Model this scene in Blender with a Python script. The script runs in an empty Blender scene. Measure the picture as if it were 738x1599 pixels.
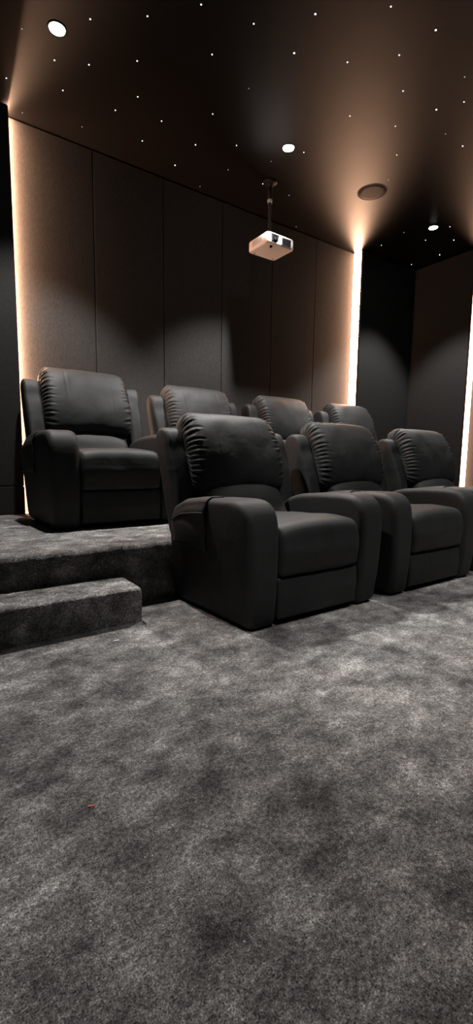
import bpy, bmesh, math, random
import numpy as np
from mathutils import Vector, Matrix, noise as mnoise

random.seed(7)
scn = bpy.context.scene
COL = scn.collection
PI = math.pi

# ------------------------------------------------------------------ helpers
def link(name, me, m=None, parent=None):
    o = bpy.data.objects.new(name, me)
    COL.objects.link(o)
    if m is not None:
        me.materials.append(m)
    if parent is not None:
        o.parent = parent
    return o

def tag(o, label=None, cat=None, group=None, kind=None):
    if label: o['label'] = label
    if cat: o['category'] = cat
    if group: o['group'] = group
    if kind: o['kind'] = kind
    return o

def thing(name, label, cat, loc=(0, 0, 0), rz=0, group=None):
    o = bpy.data.objects.new(name, None)
    COL.objects.link(o)
    o.empty_display_size = .1
    o.location = loc
    o.rotation_euler = (0, 0, rz)
    return tag(o, label, cat, group)

def mesh_from(verts, faces, smooth=True):
    me = bpy.data.meshes.new('mesh')
    me.from_pydata([tuple(v) for v in verts], [], faces)
    bm = bmesh.new(); bm.from_mesh(me)
    bmesh.ops.recalc_face_normals(bm, faces=bm.faces)
    bm.to_mesh(me); bm.free()
    if smooth:
        me.polygons.foreach_set('use_smooth', [True] * len(me.polygons))
    me.update()
    return me

def bm_mesh(bm, smooth=False):
    me = bpy.data.meshes.new('mesh')
    bmesh.ops.recalc_face_normals(bm, faces=bm.faces)
    bm.to_mesh(me); bm.free()
    if smooth:
        me.polygons.foreach_set('use_smooth', [True] * len(me.polygons))
    return me

def add_box(bm, lo, hi, bev=0, seg=2):
    lo = Vector(lo); hi = Vector(hi)
    r = bmesh.ops.create_cube(bm, size=1)
    vs = r['verts']
    c = (lo + hi) / 2; s = hi - lo
    for v in vs:
        v.co = Vector((v.co.x * s.x, v.co.y * s.y, v.co.z * s.z)) + c
    if bev > 0:
        es = list({e for v in vs for e in v.link_edges})
        bmesh.ops.bevel(bm, geom=es, offset=bev, segments=seg, profile=.5, affect='EDGES')

def box_mesh(lo, hi, bev=0, seg=2):
    bm = bmesh.new(); add_box(bm, lo, hi, bev, seg)
    return bm_mesh(bm)

def add_lathe(bm, prof, n=32, cx=0, cy=0):
    """prof: (radius, z) from top to bottom, radius 0 closes."""
    rings = []
    for r, z in prof:
        if r <= 1e-6:
            rings.append([bm.verts.new((cx, cy, z))])
        else:
            rings.append([bm.verts.new((cx + r * math.cos(2 * PI * k / n), cy + r * math.sin(2 * PI * k / n), z)) for k in range(n)])
    for a, b in zip(rings, rings[1:]):
        for k in range(n):
            k2 = (k + 1) % n
            if len(a) == 1 and len(b) == 1: continue
            if len(a) == 1: bm.faces.new((a[0], b[k], b[k2]))
            elif len(b) == 1: bm.faces.new((a[k], b[0], a[k2]))
            else: bm.faces.new((a[k], b[k], b[k2], a[k2]))

def lathe_mesh(prof, n=32, cx=0, cy=0, smooth=True):
    bm = bmesh.new(); add_lathe(bm, prof, n, cx, cy)
    return bm_mesh(bm, smooth)

def tube_mesh(pts, r, n=8, closed=False):
    pts = [Vector(p) for p in pts]
    V, F = [], []
    m = len(pts)
    for i, p in enumerate(pts):
        a = pts[(i - 1) % m] if (closed or i > 0) else p
        b = pts[(i + 1) % m] if (closed or i < m - 1) else p
        t = (b - a).normalized()
        u = t.cross(Vector((0, 0, 1)))
        if u.length < 1e-3: u = t.cross(Vector((1, 0, 0)))
        u.normalize(); w = t.cross(u).normalized()
        for k in range(n):
            an = 2 * PI * k / n
            V.append(p + r * (math.cos(an) * u + math.sin(an) * w))
    for i in range(m if closed else m - 1):
        j = (i + 1) % m
        for k in range(n):
            k2 = (k + 1) % n
            F.append((i * n + k, i * n + k2, j * n + k2, j * n + k))
    if not closed:
        F.append(tuple(range(n))); F.append(tuple((m - 1) * n + k for k in range(n)))
    return mesh_from(V, F)

def spline(pts, n, closed=True):
    """Catmull-Rom through pts, resampled to n points evenly by length."""
    P = np.array(pts, float); m = len(P)
    out = []
    rng = range(m) if closed else range(m - 1)
    for i in rng:
        if closed:
            p0, p1, p2, p3 = P[(i - 1) % m], P[i], P[(i + 1) % m], P[(i + 2) % m]
        else:
            p0, p1, p2, p3 = P[max(i - 1, 0)], P[i], P[i + 1], P[min(i + 2, m - 1)]
        for t in np.linspace(0, 1, 24, endpoint=False):
            out.append(.5 * ((2 * p1) + (-p0 + p2) * t + (2 * p0 - 5 * p1 + 4 * p2 - p3) * t * t + (-p0 + 3 * p1 - 3 * p2 + p3) * t ** 3))
    if not closed: out.append(P[-1])
    out = np.array(out)
    if closed: out = np.vstack([out, out[:1]])
    d = np.r_[0, np.cumsum(np.linalg.norm(np.diff(out, axis=0), axis=1))]
    s = np.linspace(0, d[-1], n, endpoint=not closed)
    return np.stack([np.interp(s, d, out[:, k]) for k in range(out.shape[1])], 1)

def round_poly(pts, n, seg=6):
    """polygon with a radius per corner (y, z, r), resampled to n points."""
    m = len(pts); out = []
    for i in range(m):
        p = np.array(pts[i][:2], float); r = pts[i][2]
        a = np.array(pts[i - 1][:2], float); b = np.array(pts[(i + 1) % m][:2], float)
        da = a - p; db = b - p; la = np.linalg.norm(da); lb = np.linalg.norm(db); da /= la; db /= lb
        if r <= 0: out.append(p); continue
        cosang = np.clip(da @ db, -1, 1); half = math.acos(cosang) / 2
        t = min(r / math.tan(half), la * .49, lb * .49)
        for k in range(seg + 1):
            u = k / seg
            out.append((1 - u) ** 2 * (p + da * t) + 2 * u * (1 - u) * p + u * u * (p + db * t))
    out = np.array(out + [out[0]])
    d = np.r_[0, np.cumsum(np.linalg.norm(np.diff(out, axis=0), axis=1))]
    s = np.linspace(0, d[-1], n, endpoint=False)
    return np.stack([np.interp(s, d, out[:, k]) for k in (0, 1)], 1)

def slab(prof, x0, x1, r=.03, bulge0=0., bulge1=0., nx=10, rs=6, caps=4, fn=None):
    """Closed (y,z) outline swept along x from x0 to x1, ends rounded by r and padded by bulge."""
    P = np.array(prof); n = len(P)
    area = .5 * np.sum(P[:, 0] * np.roll(P[:, 1], -1) - np.roll(P[:, 0], -1) * P[:, 1])
    T = np.roll(P, -1, 0) - np.roll(P, 1, 0)
    T /= np.linalg.norm(T, axis=1)[:, None] + 1e-9
    N = np.stack([T[:, 1], -T[:, 0]], 1) * (1 if area > 0 else -1)     # outward
    for _ in range(2):
        N = (np.roll(N, 1, 0) + N * 2 + np.roll(N, -1, 0)) / 4
    N /= np.linalg.norm(N, axis=1)[:, None] + 1e-9
    cen = P.mean(0)
    rings = []                                                         # (x, outline)
    inner = P - N * r
    mid = (P.max(0) + P.min(0)) / 2; hs = (P.max(0) - P.min(0)) / 2
    def pad(Q, b, s):
        q = np.clip(np.abs((Q - mid) / hs), 0, 1)
        return b * (1 - q[:, 0] ** 2.5) * (1 - q[:, 1] ** 2.5) * (1 - s ** 8)
    for k in range(1, caps + 1):                                       # cap, centre -> rim
        s = k / (caps + .6)
        rings.append((x0 - pad(cen + (inner - cen) * s, bulge0, s), cen + (inner - cen) * s))
    for k in range(rs + 1):                                            # rounded rim -> body
        a = PI / 2 * k / rs
        rings.append((x0 + r * (1 - math.cos(a)), P - N * r * (1 - math.sin(a))))
    for k in range(1, nx):
        rings.append((x0 + r + (x1 - x0 - 2 * r) * k / nx, P))
    for k in range(rs + 1):
        a = PI / 2 * (1 - k / rs)
        rings.append((x1 - r * (1 - math.cos(a)), P - N * r * (1 - math.sin(a))))
    for k in range(caps, 0, -1):
        s = k / (caps + .6)
        rings.append((x1 + pad(cen + (inner - cen) * s, bulge1, s), cen + (inner - cen) * s))
    V = [(x0 - bulge0, cen[0], cen[1])]
    for x, Q in rings:
        xs = np.broadcast_to(x, (n,))
        V += [(xx, q[0], q[1]) for xx, q in zip(xs, Q)]
    V.append((x1 + bulge1, cen[0], cen[1]))
    V = np.array(V)
    F = []
    for k in range(n): F.append((0, 1 + k, 1 + (k + 1) % n))
    for i in range(len(rings) - 1):
        a = 1 + i * n; b = a + n
        for k in range(n):
            k2 = (k + 1) % n
            F.append((a + k, a + k2, b + k2, b + k))
    a = 1 + (len(rings) - 1) * n; e = len(V) - 1
    for k in range(n): F.append((a + k, a + (k + 1) % n, e))
    if fn is not None:
        nn = np.zeros_like(V)
        for i in range(len(rings)):
            nn[1 + i * n:1 + (i + 1) * n, 1:] = N
        ss = np.r_[0, np.tile(np.arange(n) / n, len(rings)), 0]
        V = fn(V, nn, ss)
    return mesh_from(V, F)

# ------------------------------------------------------------------ materials
def mat(name):
    m = bpy.data.materials.new(name); m.use_nodes = True
    nt = m.node_tree
    return m, nt, nt.nodes['Principled BSDF']

def N(nt, kind, **kw):
    n = nt.nodes.new(kind)
    for k, v in kw.items():
        if k in n.inputs.keys(): n.inputs[k].default_value = v
        else: setattr(n, k, v)
    return n

def plain(name, col, rough=.5, metal=0, spec=.5):
    m, nt, b = mat(name)
    b.inputs['Base Color'].default_value = (*col, 1)
    b.inputs['Roughness'].default_value = rough
    b.inputs['Metallic'].default_value = metal
    b.inputs['Specular IOR Level'].default_value = spec
    tc = N(nt, 'ShaderNodeTexCoord'); no = N(nt, 'ShaderNodeTexNoise', Scale=180.); bp = N(nt, 'ShaderNodeBump', Strength=.05, Distance=.001)
    nt.links.new(tc.outputs['Object'], no.inputs['Vector']); nt.links.new(no.outputs['Fac'], bp.inputs['Height']); nt.links.new(bp.outputs[0], b.inputs['Normal'])
    return m

def emit(name, col, strength):
    m = bpy.data.materials.new(name); m.use_nodes = True
    nt = m.node_tree; nt.nodes.clear()
    e = N(nt, 'ShaderNodeEmission', Strength=strength); e.inputs[0].default_value = (*col, 1)
    o = N(nt, 'ShaderNodeOutputMaterial'); nt.links.new(e.outputs[0], o.inputs[0])
    return m

def ramp(nt, stops):
    r = N(nt, 'ShaderNodeValToRGB')
    els = r.color_ramp.elements
    while len(els) < len(stops): els.new(.5)
    for e, (p, c) in zip(els, stops):
        e.position = p; e.color = (*c, 1) if len(c) == 3 else c
    return r

def leather():
    m, nt, b = mat('black_leatherette')
    L = nt.links.new
    tc = N(nt, 'ShaderNodeTexCoord')
    n1 = N(nt, 'ShaderNodeTexNoise', Scale=9., Detail=4.); L(tc.outputs['Object'], n1.inputs['Vector'])
    r = ramp(nt, [(.3, (.0165, .0172, .0180)), (.7, (.0215, .0223, .0232))]); L(n1.outputs['Fac'], r.inputs[0]); L(r.outputs[0], b.inputs['Base Color'])
    v = N(nt, 'ShaderNodeTexVoronoi', Scale=420.); L(tc.outputs['Object'], v.inputs['Vector'])
    b1 = N(nt, 'ShaderNodeBump', Strength=.12, Distance=.001); L(v.outputs['Distance'], b1.inputs['Height'])
    n2 = N(nt, 'ShaderNodeTexNoise', Scale=11., Detail=3., Distortion=.6); L(tc.outputs['Object'], n2.inputs['Vector'])
    b2 = N(nt, 'ShaderNodeBump', Strength=.25, Distance=.012); L(n2.outputs['Fac'], b2.inputs['Height']); L(b1.outputs[0], b2.inputs['Normal'])
    L(b2.outputs[0], b.inputs['Normal'])
    b.inputs['Roughness'].default_value = .60
    b.inputs['Specular IOR Level'].default_value = .28
    return m

def carpet():
    m, nt, b = mat('grey_plush_carpet')
    L = nt.links.new
    geo = N(nt, 'ShaderNodeNewGeometry')
    # brushed patches of the pile
    mp = N(nt, 'ShaderNodeMapping'); mp.inputs['Rotation'].default_value = (0, 0, .5); mp.inputs['Scale'].default_value = (1., 1.25, 1.); L(geo.outputs['Position'], mp.inputs['Vector'])
    n1 = N(nt, 'ShaderNodeTexNoise', Scale=6.8, Detail=9., Roughness=.74, Lacunarity=2.1, Distortion=.15); L(mp.outputs[0], n1.inputs['Vector'])
    n0 = N(nt, 'ShaderNodeTexNoise', Scale=1.7, Detail=4.); L(geo.outputs['Position'], n0.inputs['Vector'])
    # tufts and single fibres
    n2 = N(nt, 'ShaderNodeTexNoise', Scale=105., Detail=4., Roughness=.8); L(geo.outputs['Position'], n2.inputs['Vector'])
    n3 = N(nt, 'ShaderNodeTexNoise', Scale=330., Detail=1.); L(geo.outputs['Position'], n3.inputs['Vector'])
    def ma(op, a, bb, clamp=False):
        x = N(nt, 'ShaderNodeMath', operation=op); x.use_clamp = clamp
        for i, q in enumerate((a, bb)):
            if isinstance(q, (int, float)): x.inputs[i].default_value = q
            else: L(q, x.inputs[i])
        return x.outputs[0]
    s = ma('ADD', ma('MULTIPLY', n1.outputs['Fac'], .78), ma('MULTIPLY', n0.outputs['Fac'], .22))
    r = ramp(nt, [(.39, (.066, .063, .062)), (.465, (.135, .1295, .127)), (.535, (.215, .206, .2025)), (.62, (.40, .384, .377))])
    L(s, r.inputs[0])
    g = ma('ADD', ma('MULTIPLY', n2.outputs['Fac'], .6), ma('MULTIPLY', n3.outputs['Fac'], .4))
    gr = ramp(nt, [(.38, (.22, .22, .22)), (.48, (.75, .75, .75)), (.55, (1.2, 1.2, 1.2)), (.66, (2.6, 2.6, 2.6))]); L(g, gr.inputs[0])
    # bright single fibres
    vo = N(nt, 'ShaderNodeTexVoronoi', Scale=70.); L(geo.outputs['Position'], vo.inputs['Vector'])
    sepc = N(nt, 'ShaderNodeSeparateColor'); L(vo.outputs['Color'], sepc.inputs[0])
    fl = ma('MULTIPLY', ma('LESS_THAN', vo.outputs['Distance'], .12), ma('GREATER_THAN', sepc.outputs[0], .965))
    mu = N(nt, 'ShaderNodeMix', data_type='RGBA', blend_type='MULTIPLY'); mu.inputs[0].default_value = 1.
    L(r.outputs[0], mu.inputs[6]); L(gr.outputs[0], mu.inputs[7])
    mf = N(nt, 'ShaderNodeMix', data_type='RGBA'); L(fl, mf.inputs[0]); L(mu.outputs[2], mf.inputs[6]); mf.inputs[7].default_value = (.55, .54, .53, 1)
    L(mf.outputs[2], b.inputs['Base Color'])
    h = ma('ADD', ma('MULTIPLY', n2.outputs['Fac'], .8), ma('MULTIPLY', n3.outputs['Fac'], .5))
    bp = N(nt, 'ShaderNodeBump', Strength=.9, Distance=.008); L(h, bp.inputs['Height']); L(bp.outputs[0], b.inputs['Normal'])
    b.inputs['Roughness'].default_value = .95
    b.inputs['Specular IOR Level'].default_value = .12
    return m

def fabric(name, c0, c1):
    m, nt, b = mat(name)
    L = nt.links.new
    geo = N(nt, 'ShaderNodeNewGeometry')
    mp = N(nt, 'ShaderNodeMapping'); mp.inputs['Scale'].default_value = (1., 1., .35); L(geo.outputs['Position'], mp.inputs['Vector'])
    n1 = N(nt, 'ShaderNodeTexNoise', Scale=120., Detail=3., Roughness=.65); L(mp.outputs[0], n1.inputs['Vector'])
    r = ramp(nt, [(.3, c0), (.7, c1)]); L(n1.outputs['Fac'], r.inputs[0]); L(r.outputs[0], b.inputs['Base Color'])
    bp = N(nt, 'ShaderNodeBump', Strength=.3, Distance=.002); L(n1.outputs['Fac'], bp.inputs['Height']); L(bp.outputs[0], b.inputs['Normal'])
    b.inputs['Roughness'].default_value = .9
    b.inputs['Specular IOR Level'].default_value = .15
    return m

def ceiling_mat():
    m = bpy.data.materials.new('black_satin_ceiling'); m.use_nodes = True
    nt = m.node_tree; nt.nodes.clear(); L = nt.links.new
    geo = N(nt, 'ShaderNodeNewGeometry')
    n1 = N(nt, 'ShaderNodeTexNoise', Scale=60., Detail=2.); L(geo.outputs['Position'], n1.inputs['Vector'])
    bp = N(nt, 'ShaderNodeBump', Strength=.04, Distance=.001); L(n1.outputs['Fac'], bp.inputs['Height'])
    df = N(nt, 'ShaderNodeBsdfDiffuse'); df.inputs['Color'].default_value = (.005, .0046, .0044, 1)
    gl = N(nt, 'ShaderNodeBsdfGlossy', distribution='BECKMANN', Roughness=.44); gl.inputs['Color'].default_value = (.9, .9, .9, 1)
    fr = N(nt, 'ShaderNodeFresnel', IOR=1.38)
    mx = N(nt, 'ShaderNodeMixShader')
    L(fr.outputs[0], mx.inputs[0]); L(df.outputs[0], mx.inputs[1]); L(gl.outputs[0], mx.inputs[2])
    L(bp.outputs[0], df.inputs['Normal']); L(bp.outputs[0], gl.inputs['Normal'])
    o = N(nt, 'ShaderNodeOutputMaterial'); L(mx.outputs[0], o.inputs[0])
    return m

M_LEATHER = leather()
M_CARPET = carpet()
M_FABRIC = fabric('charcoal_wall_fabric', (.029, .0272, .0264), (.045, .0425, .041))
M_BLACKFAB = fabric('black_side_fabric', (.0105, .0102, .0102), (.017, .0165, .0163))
M_CEIL = ceiling_mat()
M_DARK = plain('black_painted_trim', (.012, .012, .012), .6)
M_BLACKMETAL = plain('black_metal', (.004, .004, .004), .65, 0, .12)
M_STEEL = plain('brushed_steel', (.55, .54, .53), .35, 1.)
M_WHITE = plain('white_plastic', (.47, .445, .44), .4)
M_GREYPL = plain('grey_plastic', (.16, .16, .165), .4)
M_LENS = plain('lens_glass', (.004, .004, .006), .06, 0, .8)
M_GRILLE = plain('speaker_grille', (.014, .0125, .0115), .7)
M_STITCH = plain('dark_thread', (.012, .012, .012), .7)
M_RED = plain('red_scrap_plastic', (.55, .09, .08), .5)
M_PAPER = plain('white_scrap_paper', (.75, .74, .72), .7)
M_LED = emit('warm_led_light', (1., .56, .345), 52.)
M_LEDSLIM = emit('warm_slim_led_light', (1., .56, .345), 290.)
M_LEDSIDE = emit('warm_side_led_light', (1., .56, .345), 19.)
M_LAMP = emit('downlight_lamp', (1., .97, .92), 60.)
M_STAR = emit('star_fibre_light', (1., .98, .95), 2.8)
M_STARDIM = emit('dim_star_fibre_light', (1., .97, .93), .8)
M_STARBRIGHT = emit('bright_star_fibre_light', (1., .98, .95), 8.)

# ------------------------------------------------------------------ room shell
H = 3.33                    # ceiling
ZP = .322                   # platform top
YB, YP = 4.08, 3.94         # recessed and proud panel faces of the back wall
XL, XR = .69, 4.59          # edges of the recess
XW, XWR = 5.62, 5.76        # right wall: proud and recessed faces
YS = 3.12                   # edge of the proud panel on the right wall
YF, YPLAT = -3.0, 2.285
XLW = -1.2

def structure(name, me, m, parent=None):
    o = link(name, me, m, parent)
    if parent is None: o['kind'] = 'structure'
    return o

structure('floor', box_mesh((XLW - .1, YF - .1, -.12), (XWR + .1, YB + .2, 0)), M_CARPET)
ceil = structure('ceiling', box_mesh((XLW - .1, YF - .1, H), (XWR + .14, YB + .2, H + .12)), M_CEIL)
wb = structure('wall_back', box_mesh((XLW - .1, YB + .02, 0), (XWR + .14, YB + .2, H)), M_DARK)
GAP = .012
# fabric panels of the back wall: proud pair at the sides, six in the recess
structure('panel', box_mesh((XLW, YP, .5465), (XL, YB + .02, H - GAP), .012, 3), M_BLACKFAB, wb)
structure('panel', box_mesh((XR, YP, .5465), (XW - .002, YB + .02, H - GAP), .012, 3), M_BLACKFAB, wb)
npan = 6; wpan = (XR - XL) / npan
for k in range(npan):
    x0 = XL + k * wpan; x1 = x0 + wpan
    structure('panel', box_mesh((x0 + (0 if k == 0 else .003), YB, .5465), (x1 - (0 if k == npan - 1 else .003), YB + .02, H - GAP), .004, 2), M_FABRIC, wb)
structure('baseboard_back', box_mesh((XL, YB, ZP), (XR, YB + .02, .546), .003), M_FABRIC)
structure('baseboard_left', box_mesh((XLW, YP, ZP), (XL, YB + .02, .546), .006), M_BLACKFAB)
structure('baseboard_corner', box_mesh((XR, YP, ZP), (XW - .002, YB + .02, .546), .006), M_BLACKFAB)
wr = structure('wall_right', box_mesh((XWR + .02, YF, 0), (XWR + .14, YB + .02, H)), M_DARK)
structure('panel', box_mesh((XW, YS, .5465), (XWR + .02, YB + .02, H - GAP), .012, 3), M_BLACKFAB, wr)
yy = YS
k = 0
while yy > YF + .05:
    y0 = max(YF, yy - .70)
    structure('panel', box_mesh((XWR, y0 + .003, .5465 if yy > YPLAT - .3 else .24), (XWR + .02, yy - (.003 if k else 0), H - GAP), .004, 2), M_FABRIC, wr)
    yy = y0; k += 1
structure('baseboard_right', box_mesh((XWR, YPLAT + .02, ZP), (XWR + .02, YS, .546), .003), M_FABRIC)
structure('trim_1', box_mesh((XW, YS, ZP), (XWR + .02, YB + .02, .546), .006), M_BLACKFAB)
structure('wall_left', box_mesh((XLW - .1, YF, 0), (XLW, YB + .02, H)), M_BLACKFAB)
structure('wall_front', box_mesh((XLW - .1, YF - .1, 0), (XWR + .14, YF, H)), M_BLACKFAB)

# carpeted platform and step, with slightly ragged pile along the edges
def carpet_block(name, x0, x1, y0, y1, z1, r=.018):
    prof = round_poly([(y0, -.04, 0), (y0, z1, r), (y1, z1, .004), (y1, -.04, 0)][::-1], 150, 6)
    rnd = np.random.RandomState(3)
    def fn(V, nn, ss):
        j = np.array([mnoise.noise(Vector((v[0] * 60, v[1] * 60, v[2] * 60))) for v in V])
        V = V.copy()
        V[:, 1:] += nn[:, 1:] * (j * .0035)[:, None]
        V[:, 0] += .002 * j
        return V
    return structure(name, slab(prof, x0, x1, .015, 0, 0, nx=max(20, int((x1 - x0) / .02)), rs=4, caps=4, fn=fn), M_CARPET)
carpet_block('floor_platform', XLW, XWR + .01, YPLAT, YB + .05, ZP)
carpet_block('floor_step', XLW, .858, 2.01, YPLAT + .02, .166)

# ------------------------------------------------------------------ LED strips in the wall recesses
def led(name, lo, hi, label, m=None):
    o = link(name, box_mesh(lo, hi), m or M_LED)
    return tag(o, label, 'light strip', 'warm LED strips in the wall recesses')
led('led_strip', (XL, YB - .037, ZP), (XL + .006, YB - .002, H - .008), 'warm LED light strip at the left edge of the back wall behind leftmost rear recliner', M_LEDSLIM)
led('led_strip', (XR - .006, YP + .03, ZP), (XR, YB - .002, H - .008), 'warm LED light strip at the right end of the back wall, right of the projector')
led('led_strip', (XW + .03, YS - .006, ZP), (XWR - .002, YS, H - .008), 'warm LED light strip on the right side wall at the picture edge', M_LEDSIDE)

# ------------------------------------------------------------------ recliners
def lean(z): return (z - .35) * .31          # backrest lean

ARM = [(.05, .003), (.022, .006), (.003, .022), (-.005, .06), (-.018, .2), (-.022, .36), (-.018, .47), (-.002, .54), (.04, .588), (.10, .604), (.22, .602), (.38, .592),
       (.52, .572), (.62, .53), (.675, .46), (.695, .37), (.69, .25), (.688, .12), (.683, .055), (.672, .024), (.652, .008), (.625, .003)]

def arm_mesh(side):
    prof = np.vstack([spline(ARM, 84, False), [(x, .003) for x in np.linspace(.59, .085, 12)]])
    def fn(V, nn, ss):
        V = V.copy()
        x = V[:, 0].copy(); y = V[:, 1]; z = V[:, 2]
        out = np.clip((np.abs(x) - .28) / .165, 0, 1)
        flare = out * ((.035 if side < 0 else .0) * y / .65 + .030 * np.sin(np.clip(z / .62, 0, 1) * PI / 2) - .006)
        V[:, 0] = x + np.sign(x) * flare
        return V
    if side < 0: return slab(prof, -.445, -.28, .036, .008, .004, nx=6, rs=7, caps=9, fn=fn)
    return slab(prof, .28, .445, .036, .004, .008, nx=6, rs=7, caps=9, fn=fn)

def arm_x(y, z):
    return -.445 - (.035 * y / .65 + .030 * math.sin(min(max(z / .62, 0), 1) * PI / 2) - .006)

def arm_top(y):
    ys = [.0, .04, .10, .22, .38, .52, .62, .675]; zs = [.55, .588, .604, .602, .592, .572, .53, .46]
    return float(np.interp(y, ys, zs))

def pocket_mesh(y0, y1, zb, off):
    V, F = [], []
    ny = 16
    cols = 0
    for i in range(ny + 1):
        y = y0 + (y1 - y0) * i / ny
        zt = arm_top(y)
        path = []
        r = .036
        for xx in np.linspace(.065, .0, 5): path.append((arm_x(y, zt) + r + xx, zt + off))
        for a in np.linspace(0, PI / 2, 7)[1:]:
            path.append((arm_x(y, zt) + r - (r + off) * math.sin(a), zt - r + (r + off) * math.cos(a)))
        zs = zt - r
        for t in np.linspace(0, 1, 15)[1:]:
            z = zs + (zb + .01 * math.sin(i / ny * PI) - zs) * t
            sag = .011 * math.sin(PI * t) * math.sin(PI * i / ny) + .003 * math.sin(9 * t + 5 * i / ny)
            path.append((arm_x(y, z) - .006 - off - .004 - sag, z))
        cols = len(path)
        for p in path: V.append((p[0], y, p[1]))
    for i in range(ny):
        for k in range(cols - 1):
            F.append((i * cols + k, (i + 1) * cols + k, (i + 1) * cols + k + 1, i * cols + k + 1))
    return mesh_from(V, F)

def seat_mesh():
    prof = round_poly([(-.012, .238, .02), (-.022, .36, .08), (-.005, .475, .085), (.15, .487, .08), (.60, .455, .03), (.60, .24, .02)][::-1], 96, 7)
    def fn(V, nn, ss):
        V = V.copy()
        x = V[:, 0]; u = x / .277
        crown = (1 - np.clip(np.abs(u), 0, 1) ** 3)
        V[:, 2] += np.where(V[:, 2] > .40, .018 * crown, 0)
        V[:, 1] -= np.where(V[:, 1] < .1, .014 * crown * np.clip((V[:, 2] - .24) / .1, 0, 1), 0)
        w = np.array([mnoise.noise(Vector((v[0] * 7, v[1] * 7, v[2] * 7))) for v in V])
        V += nn * (w * .004)[:, None]
        return V
    return slab(prof, -.277, .277, .03, .0, .0, nx=26, rs=6, fn=fn)

def footrest_mesh():
    prof = round_poly([(.0, .03, .012), (-.008, .13, .1), (-.002, .236, .022), (.07, .236, .01), (.07, .03, .01)][::-1], 60, 5)
    return slab(prof, -.277, .277, .016, 0, 0, nx=14, rs=5)

def base_mesh():
    bm = bmesh.new()
    add_box(bm, (-.278, .075, .012), (.278, .64, .236), .01)
    return bm_mesh(bm)

def lumbar_mesh():
    prof = spline([(.545, .43), (.575, .50), (.60, .56), (.645, .615), (.70, .635), (.745, .60), (.75, .52), (.70, .43), (.62, .40)], 84)
    def fn(V, nn, ss):
        V = V.copy()
        u = np.clip(np.abs(V[:, 0]) / .295, 0, 1)
        drop = u ** 2.6
        up = np.clip((V[:, 2] - .43) / .2, 0, 1)
        V[:, 2] += up * (.016 - .042 * drop)
        V[:, 1] += .03 * drop * up
        w = np.array([mnoise.noise(Vector((v[0] * 9, v[1] * 9 + 5, v[2] * 9))) for v in V])
        V += nn * (w * .004)[:, None]
        return V
    return slab(prof, -.295, .295, .05, .008, .008, nx=28, rs=7, fn=fn)

def head_mesh():
    prof = spline([(.665, .625), (.655, .68), (.665, .76), (.70, .86), (.745, .95), (.80, 1.02), (.86, 1.052), (.925, 1.045), (.965, 1.0),
                   (.965, .93), (.92, .84), (.86, .74), (.81, .66), (.75, .60), (.70, .595)], 200)
    W = .335
    rnd = np.random.RandomState(11)
    ph = [spline([(i, rnd.uniform(-1, 1)) for i in range(12)], 200, False)[:, 1] for _ in range(2)]
    amp = spline([(i, rnd.uniform(.55, 1.25)) for i in range(30)], 200, False)[:, 1]
    def fn(V, nn, ss):
        V = V.copy()
        x = V[:, 0].copy(); a = np.abs(x); u = np.clip(a / W, 0, 1)
        # crown across the width, and the arched lower edge
        low = np.clip((.80 - V[:, 2]) / .2, 0, 1)
        V[:, 2] += low * (.008 - .022 * u ** 2)
        V += nn * ((.012 * (1 - u ** 3)) - .012 * np.clip((u - .8) / .2, 0, 1) ** 2)[:, None]
        V[:, 2] -= .016 * np.clip((u - .72) / .28, 0, 1) ** 2 * np.clip((V[:, 2] - .8) / .2, 0, 1)
        # gathers running in from the side seams
        idx = np.clip((ss * 200).astype(int), 0, 199)
        left = x < 0
        p = np.where(left, ph[0][idx], ph[1][idx])
        reach = .066 + .036 * np.sin(ss * 2 * PI * 17 + 2 * p)
        fall = np.clip(1 - (W - a) / reach, 0, 1) ** 1.1 * np.clip((W + .02 - a) / .035, .25, 1)
        wave = np.sin(ss * 2 * PI * 33 + 4.6 * p + (W - a) * 38)
        V += nn * (fall * wave * .0115 * amp[idx])[:, None]
        # two upright seams
        for sx in (-.17, .17):
            V -= nn * (.0018 * np.exp(-((x - sx) / .006) ** 2))[:, None]
        w = np.array([mnoise.noise(Vector((v[0] * 8 + 3, v[1] * 8, v[2] * 8))) for v in V])
        V += nn * (w * .005)[:, None]
        return V
    return slab(prof, -W, W, .055, .004, .004, nx=84, rs=9, caps=4, fn=fn)

def wing_mesh(side):
    prof = spline([(.70, .33), (.665, .40), (.69, .52), (.735, .68), (.785, .83), (.825, .925), (.865, .962), (.92, .962), (.965, .93), (.97, .86),
                   (.93, .72), (.885, .56), (.84, .40), (.80, .33)], 84)
    def fn(V, nn, ss):
        V = V.copy()
        t = np.clip((V[:, 2] - .35) / .6, 0, 1)
        V[:, 0] += side * (.018 * t)
        w = np.array([mnoise.noise(Vector((v[0] * 10, v[1] * 10, v[2] * 10 + 9))) for v in V])
        V += nn * (w * .006)[:, None]
        V[:, 0] += w * .004
        return V
    x0, x1 = sorted((side * .435, side * .315))
    return slab(prof, x0, x1, .024, .006, .006, nx=6, rs=6, fn=fn)

def shell_mesh():
    prof = spline([(.66, .10), (.665, .3), (.72, .5), (.78, .7), (.85, .9), (.885, .97), (.94, .985), (.985, .95), (.965, .85), (.91, .65), (.85, .45), (.80, .33), (.69, .30), (.685, .1)], 80)
    return slab(prof, -.325, .325, .02, .0, .0, nx=8, rs=4)

OY = -.35
def shifted(me):
    me.transform(Matrix.Translation((0, OY, 0)))
    return me

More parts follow.
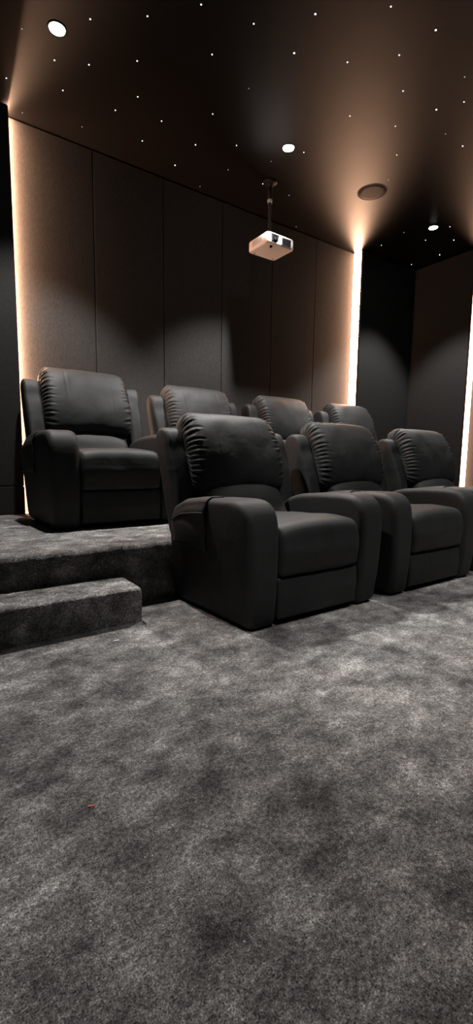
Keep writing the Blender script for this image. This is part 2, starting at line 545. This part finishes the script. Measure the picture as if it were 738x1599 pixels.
def make_recliner():
    t = thing('recliner', 'x', 'recliner')
    link('base', shifted(base_mesh()), M_DARK, t)
    link('backrest', shifted(shell_mesh()), M_LEATHER, t)
    for s in (-1, 1):
        link('back_wing', shifted(wing_mesh(s)), M_LEATHER, t)
    al = link('arm', shifted(arm_mesh(-1)), M_LEATHER, t)
    link('arm', shifted(arm_mesh(1)), M_LEATHER, t)
    pk = link('side_pocket', shifted(pocket_mesh(.305, .615, .335, .004)), M_LEATHER, t)
    so = pk.modifiers.new('thick', 'SOLIDIFY'); so.thickness = .006; so.offset = 0
    hem = []
    for i in range(15):
        y = .31 + .30 * i / 14
        z = arm_top(y) - .072
        hem.append((arm_x(y, z) - .021 - .004 * math.sin(PI * i / 14), y, z))
    link('pocket_hem', shifted(tube_mesh(hem, .004)), M_STITCH, pk)
    link('seat_cushion', shifted(seat_mesh()), M_LEATHER, t)
    link('footrest', shifted(footrest_mesh()), M_LEATHER, t)
    link('lumbar_cushion', shifted(lumbar_mesh()), M_LEATHER, t)
    link('headrest', shifted(head_mesh()), M_LEATHER, t)
    return t

def copy_tree(o, parent=None):
    c = o.copy(); COL.objects.link(c)
    if parent is not None: c.parent = parent
    for ch in list(o.children):
        copy_tree(ch, c)
    return c

proto = make_recliner()
YFR, YRR = 1.59 - OY, 2.94 - OY
spots = [
    (1.635, YFR, 0, 0., 1., 'black leatherette recliner nearest the carpeted step, left end of the front row', 'front row of recliners on the carpet floor'),
    (2.662, YFR, 0, 0., 1., 'middle black leatherette recliner of the front row on the floor', 'front row of recliners on the carpet floor'),
    (3.690, YFR, 0, 0., 1., 'black leatherette recliner at the right end of the front row, cut by the picture edge', 'front row of recliners on the carpet floor'),
    (1.125, YRR, ZP, 0., 1.05, 'leftmost black recliner on the platform, above the step and beside the left light strip', 'rear row of recliners on the platform'),
    (2.172, YRR, ZP, 0., 1.05, 'second black recliner from the left on the platform, right behind the recliner nearest the step', 'rear row of recliners on the platform'),
    (3.220, YRR, ZP, 0., 1.05, 'third black recliner from the left on the platform, below the white projector', 'rear row of recliners on the platform'),
    (4.255, YRR, ZP, 0., 1.05, 'rightmost black recliner on the platform, in front of the right back wall light strip', 'rear row of recliners on the platform'),
]
for i, (x, y, z, rz, sz, lab, grp) in enumerate(spots):
    o = proto if i == 0 else copy_tree(proto)
    o.location = (x, y, z); o.rotation_euler = (0, 0, rz); o.scale = (1, 1, sz)
    tag(o, lab, 'recliner', grp)
    if i == 3:                                   # its back stands a little more upright than the others
        for ch in o.children:
            if ch.name.split('.')[0] in ('headrest', 'back_wing', 'backrest'):
                ch.location = (0, -.04, .025)

# ------------------------------------------------------------------ projector on its ceiling mount
PX, PY, PZ = 2.84, 3.55, 2.72
mount = thing('projector_mount', 'black ceiling mount pole with steel collar above the white projector', 'projector mount', (PX - .018, PY + .01, H))
link('ceiling_plate', lathe_mesh([(0, 0), (.062, 0), (.064, -.012), (.045, -.022), (.028, -.03), (.026, -.05), (0, -.05)], 28), M_BLACKMETAL, mount)
for k in range(3):
    a = 2 * PI * k / 3 + .4
    link('screw', lathe_mesh([(0, -.010), (.004, -.011), (.004, -.015), (0, -.016)], 12, .05 * math.cos(a), .05 * math.sin(a)), M_GREYPL, mount)
link('pole', lathe_mesh([(0, -.04), (.021, -.04), (.021, -.17), (.015, -.172), (.015, -.505), (0, -.505)], 24), M_BLACKMETAL, mount)
link('collar', lathe_mesh([(.0152, -.155), (.0235, -.156), (.0235, -.182), (.0152, -.183)], 24), M_GREYPL, mount)
bm = bmesh.new(); add_box(bm, (-.06, -.06, -.513), (.06, .06, -.503), .003)
for sx in (-1, 1):
    for sy in (-1, 1): add_box(bm, (sx * .05 - .01, sy * .05 - .01, -.513), (sx * .05 + .01, sy * .05 + .01, -.5085))
link('bracket', bm_mesh(bm), M_BLACKMETAL, mount)

pj = thing('projector', 'white projector hanging from the ceiling mount, lens facing the room', 'projector', (PX, PY, PZ))
bm = bmesh.new()
W2, D2, HP = .158, .147, .096
prof = round_poly([(-W2, -D2, .028), (W2, -D2, .028), (W2, D2, .028), (-W2, D2, .028)], 64, 6)
rings = []
for z, ins in ((.0, .012), (.002, .006), (.008, .0), (.05, -.001), (HP - .01, .0), (HP - .003, .004), (HP, .012)):
    f = np.array([[1 - ins / W2, 1 - ins / D2]])
    rings.append([bm.verts.new((p[0], p[1], z)) for p in prof * f])
for a, b in zip(rings, rings[1:]):
    for k in range(64): bm.faces.new((a[k], a[(k + 1) % 64], b[(k + 1) % 64], b[k]))
bm.faces.new(rings[0]); bm.faces.new(rings[-1])
me = bm_mesh(bm, True)
body = link('body', me, M_WHITE, pj)
mod = body.modifiers.new('edge', 'EDGE_SPLIT'); mod.split_angle = math.radians(50)
yf = -D2 - .0005
# lens opening: recessed dark hood, glass and ring on the front (left part)
lx, lz = -.078, .052
bm = bmesh.new()
pts = [(lx - .040, lz + .034), (lx + .056, lz + .034), (lx + .040, lz - .022), (lx + .012, lz - .036), (lx - .036, lz - .036)]
v0 = [bm.verts.new((p[0], yf, p[1])) for p in pts]; v1 = [bm.verts.new((lx + (p[0] - lx) * .8, yf - .006, lz + (p[1] - lz) * .8)) for p in pts]
for k in range(5): bm.faces.new((v0[k], v0[(k + 1) % 5], v1[(k + 1) % 5], v1[k]))
bm.faces.new(v1); bm.faces.new(v0[::-1])
hood = link('lens_hood', bm_mesh(bm), M_BLACKMETAL, pj)
me = lathe_mesh([(0, .0), (.013, .001), (.019, .005), (.023, .006), (.023, 0)], 28)
me.transform(Matrix.Translation((lx, yf - .005, lz)) @ Matrix.Rotation(PI / 2, 4, 'X'))
link('lens', me, M_LENS, hood)
bm = bmesh.new()
add_box(bm, (.0, yf - .004, .012), (.118, yf + .002, .082), .003)
fp = link('front_panel', bm_mesh(bm), M_GREYPL, pj)
bm = bmesh.new()
for k in range(7): add_box(bm, (.008, yf - .0062, .019 + k * .0085), (.112, yf - .0036, .0225 + k * .0085))
link('vent_grille', bm_mesh(bm), M_BLACKMETAL, fp)
bm = bmesh.new()
for k in range(9): add_box(bm, (-W2 - .0015, -.06 + k * .016, .03), (-W2 + .002, -.052 + k * .016, .075))
link('side_vent', bm_mesh(bm), M_GREYPL, pj)
me = lathe_mesh([(0, .0), (.013, .0), (.014, -.006), (.010, -.014), (0, -.015)], 20, -.078, -.098); link('foot', me, M_BLACKMETAL, pj)
for sx, sy in ((-.11, .11), (.11, .11)):
    link('foot', lathe_mesh([(0, .0), (.008, .0), (.008, -.004), (0, -.005)], 16, sx, sy), M_GREYPL, pj)
link('zoom_ring', box_mesh((-.10, -.10, HP - .002), (-.05, -.06, HP + .006), .003), M_WHITE, pj)
link('rating_plate', box_mesh((-.03, .01, -.0008), (.04, .05, .001)), M_WHITE, pj)

# ------------------------------------------------------------------ ceiling speaker
sp = thing('ceiling_speaker', 'round dark speaker grille set in the ceiling near the right light strip', 'speaker', (3.71, 3.11, H))
link('rim', lathe_mesh([(.130, .0), (.138, .0), (.138, -.002), (.136, -.0035), (.130, -.0035), (.130, 0)], 48), M_GRILLE, sp)
bm = bmesh.new(); add_lathe(bm, [(0, -.0052), (.05, -.005), (.09, -.0045), (.1285, -.0035), (.1285, 0)], 48)
link('grille', bm_mesh(bm, True), M_GRILLE, sp)

# ------------------------------------------------------------------ downlights
def downlight(x, y, label, power, visible=True, ang=86, blend=.45):
    if visible:
        d = thing('downlight', label, 'downlight', (x, y, H), 0, 'recessed ceiling downlights')
        link('trim_ring', lathe_mesh([(.046, .0), (.058, .0), (.058, -.003), (.055, -.006), (.048, -.005), (.046, -.001)], 36), M_BLACKMETAL, d)
        link('lamp', lathe_mesh([(0, -.012), (.026, -.010), (.044, -.004), (.045, 0)], 32), M_LAMP, d)
    else:                                        # rows nearer the screen, out of view: fixtures added to go with the spots
        for nm, me, mm in (('unseen_downlight_trim', lathe_mesh([(.046, .0), (.058, .0), (.058, -.003), (.055, -.006), (.048, -.005), (.046, -.001)], 24), M_BLACKMETAL),
                           ('downlight_lamp', lathe_mesh([(0, -.012), (.026, -.010), (.044, -.004), (.045, 0)], 20), M_LAMP)):
            me.transform(Matrix.Translation((x, y, H)))
            structure(nm, me, mm, ceil)
    l = bpy.data.lights.new('spot', 'SPOT')
    l.energy = power; l.spot_size = math.radians(ang); l.spot_blend = blend; l.shadow_soft_size = .04; l.color = (1., .97, .93)
    o = bpy.data.objects.new('downlight_beam', l); COL.objects.link(o)
    o.location = (x, y, H - .03); o.rotation_euler = (0, 0, 0)
downlight(.835, 3.13, 'bright ceiling downlight above the left end of the platform', 390)
downlight(2.65, 3.11, 'bright ceiling downlight just in front of the projector mount', 390)
downlight(4.79, 3.15, 'bright ceiling downlight in the far right corner of the ceiling', 390)
for x in (.835, 2.65, 4.5):
    if x > 1: downlight(x, 1.22, '', 140, False, 66, .4)
    downlight(x, .25, '', 170, False, 62, .35)  # unseen fill row, added to brighten the foreground floor

# ------------------------------------------------------------------ camera
cam = bpy.data.cameras.new('camera')
co = bpy.data.objects.new('camera', cam); COL.objects.link(co)
a, p, r = math.radians(55), math.radians(6.9), math.radians(.77)
Fv = Vector((math.cos(a) * math.cos(p), math.sin(a) * math.cos(p), -math.sin(p)))
R = Vector((math.sin(a), -math.cos(a), 0)); U = R.cross(Fv)
R2 = math.cos(r) * R + math.sin(r) * U; U2 = math.cos(r) * U - math.sin(r) * R
CAM = Vector((0, 0, .8))
mw = Matrix(((R2.x, U2.x, -Fv.x, CAM.x), (R2.y, U2.y, -Fv.y, CAM.y), (R2.z, U2.z, -Fv.z, CAM.z), (0, 0, 0, 1)))
co.matrix_world = mw
cam.sensor_fit = 'VERTICAL'; cam.sensor_height = 36; cam.lens = 709 / 1599 * 36
cam.clip_start = .02
scn.camera = co

# ------------------------------------------------------------------ fibre-optic stars in the ceiling
STARS = [  # x, y on the ceiling and brightness class
    (0.978, 2.953, 1), (1.242, 2.74, 1), (1.46, 2.499, 1), (0.876, 3.368, 1), (1.068, 3.271, 1), (1.312, 3.059, 1), (1.679, 2.735, 1),
    (0.645, 3.708, 1), (0.984, 3.59, 1), (1.432, 3.335, 1), (1.348, 3.552, 1), (1.949, 3.161, 1), (1.672, 3.451, 1), (1.198, 3.871, 0),
    (1.642, 3.743, 1), (2.013, 3.529, 2), (2.288, 3.337, 1), (1.999, 3.864, 2), (2.409, 3.641, 0), (2.334, 4.006, 0), (0.663, 3.255, 0),
    (0.793, 3.986, 0), (1.769, 2.417, 1), (2.02, 2.164, 2), (2.333, 1.884, 1), (2.668, 1.818, 2), (2.093, 2.424, 2), (2.414, 2.273, 1),
    (2.638, 2.047, 1), (2.025, 2.814, 0), (2.902, 2.205, 1), (3.334, 2.011, 1), (3.243, 2.166, 2), (2.785, 2.577, 1), (3.146, 2.444, 1),
    (3.531, 2.266, 0), (3.774, 2.262, 2), (2.79, 3.077, 1), (3.439, 2.643, 1), (2.644, 3.328, 0), (3.107, 3.62, 0), (2.786, 3.624, 1),
    (3.831, 3.492, 0), (3.571, 4.029, 0), (4.917, 3.033, 1), (4.985, 3.368, 1), (5.244, 3.175, 2), (4.683, 3.753, 1), (5.472, 3.487, 2),
    (5.443, 3.863, 1), (4.627, 3.407, 0), (4.924, 3.987, 0), (3.673, 2.9, 0), (3.13, 1.895, 0),
]
smesh = lathe_mesh([(0, -.0035), (.0025, -.003), (.004, -.0015), (.0043, .0)], 14)
meshes = []
for mm in (M_STARDIM, M_STAR, M_STARBRIGHT):
    q = smesh.copy(); q.materials.append(mm); meshes.append(q)
slabel = {0: 'faint pinprick fibre-optic star light in the black ceiling', 1: 'small white fibre-optic star light in the black ceiling', 2: 'brighter white fibre-optic star light in the black ceiling'}
for (sx, sy, b) in STARS:
    o = bpy.data.objects.new('star_light', meshes[b]); COL.objects.link(o)
    o.location = (sx, sy, H)
    o.scale = (.8, .8, 1) if b == 0 else (1, 1, 1)
    tag(o, slabel[b], 'star light', ('faint', 'small', 'brighter')[b] + ' star lights in the ceiling')

# ------------------------------------------------------------------ scraps on the carpet
bm = bmesh.new(); add_box(bm, (-.008, -.0022, 0), (.008, .0022, .003), .001)
me = bm_mesh(bm); o = link('red_scrap', me, M_RED); o.location = (.279, .961, .004); o.rotation_euler = (0, .15, -.1)
tag(o, 'tiny red scrap lying on the grey carpet in the left foreground', 'scrap')
bm = bmesh.new(); add_box(bm, (-.013, -.003, 0), (.013, .003, .003), .001)
me = bm_mesh(bm); o = link('paper_scrap', me, M_PAPER); o.location = (.661, 1.835, .004); o.rotation_euler = (0, .1, .15)
tag(o, 'tiny white scrap lying on the carpet in front of the step', 'scrap')

# ------------------------------------------------------------------ world and view
w = bpy.data.worlds.new('world'); scn.world = w; w.use_nodes = True
w.node_tree.nodes['Background'].inputs[0].default_value = (0, 0, 0, 1)
scn.view_settings.view_transform = 'Standard'
scn.view_settings.look = 'None'
scn.view_settings.gamma = 1
scn.view_settings.use_curve_mapping = False
scn.view_settings.exposure = 0.0
scn.cycles.use_denoising = True
scn.cycles.max_bounces = 8
scn.cycles.sample_clamp_indirect = 8
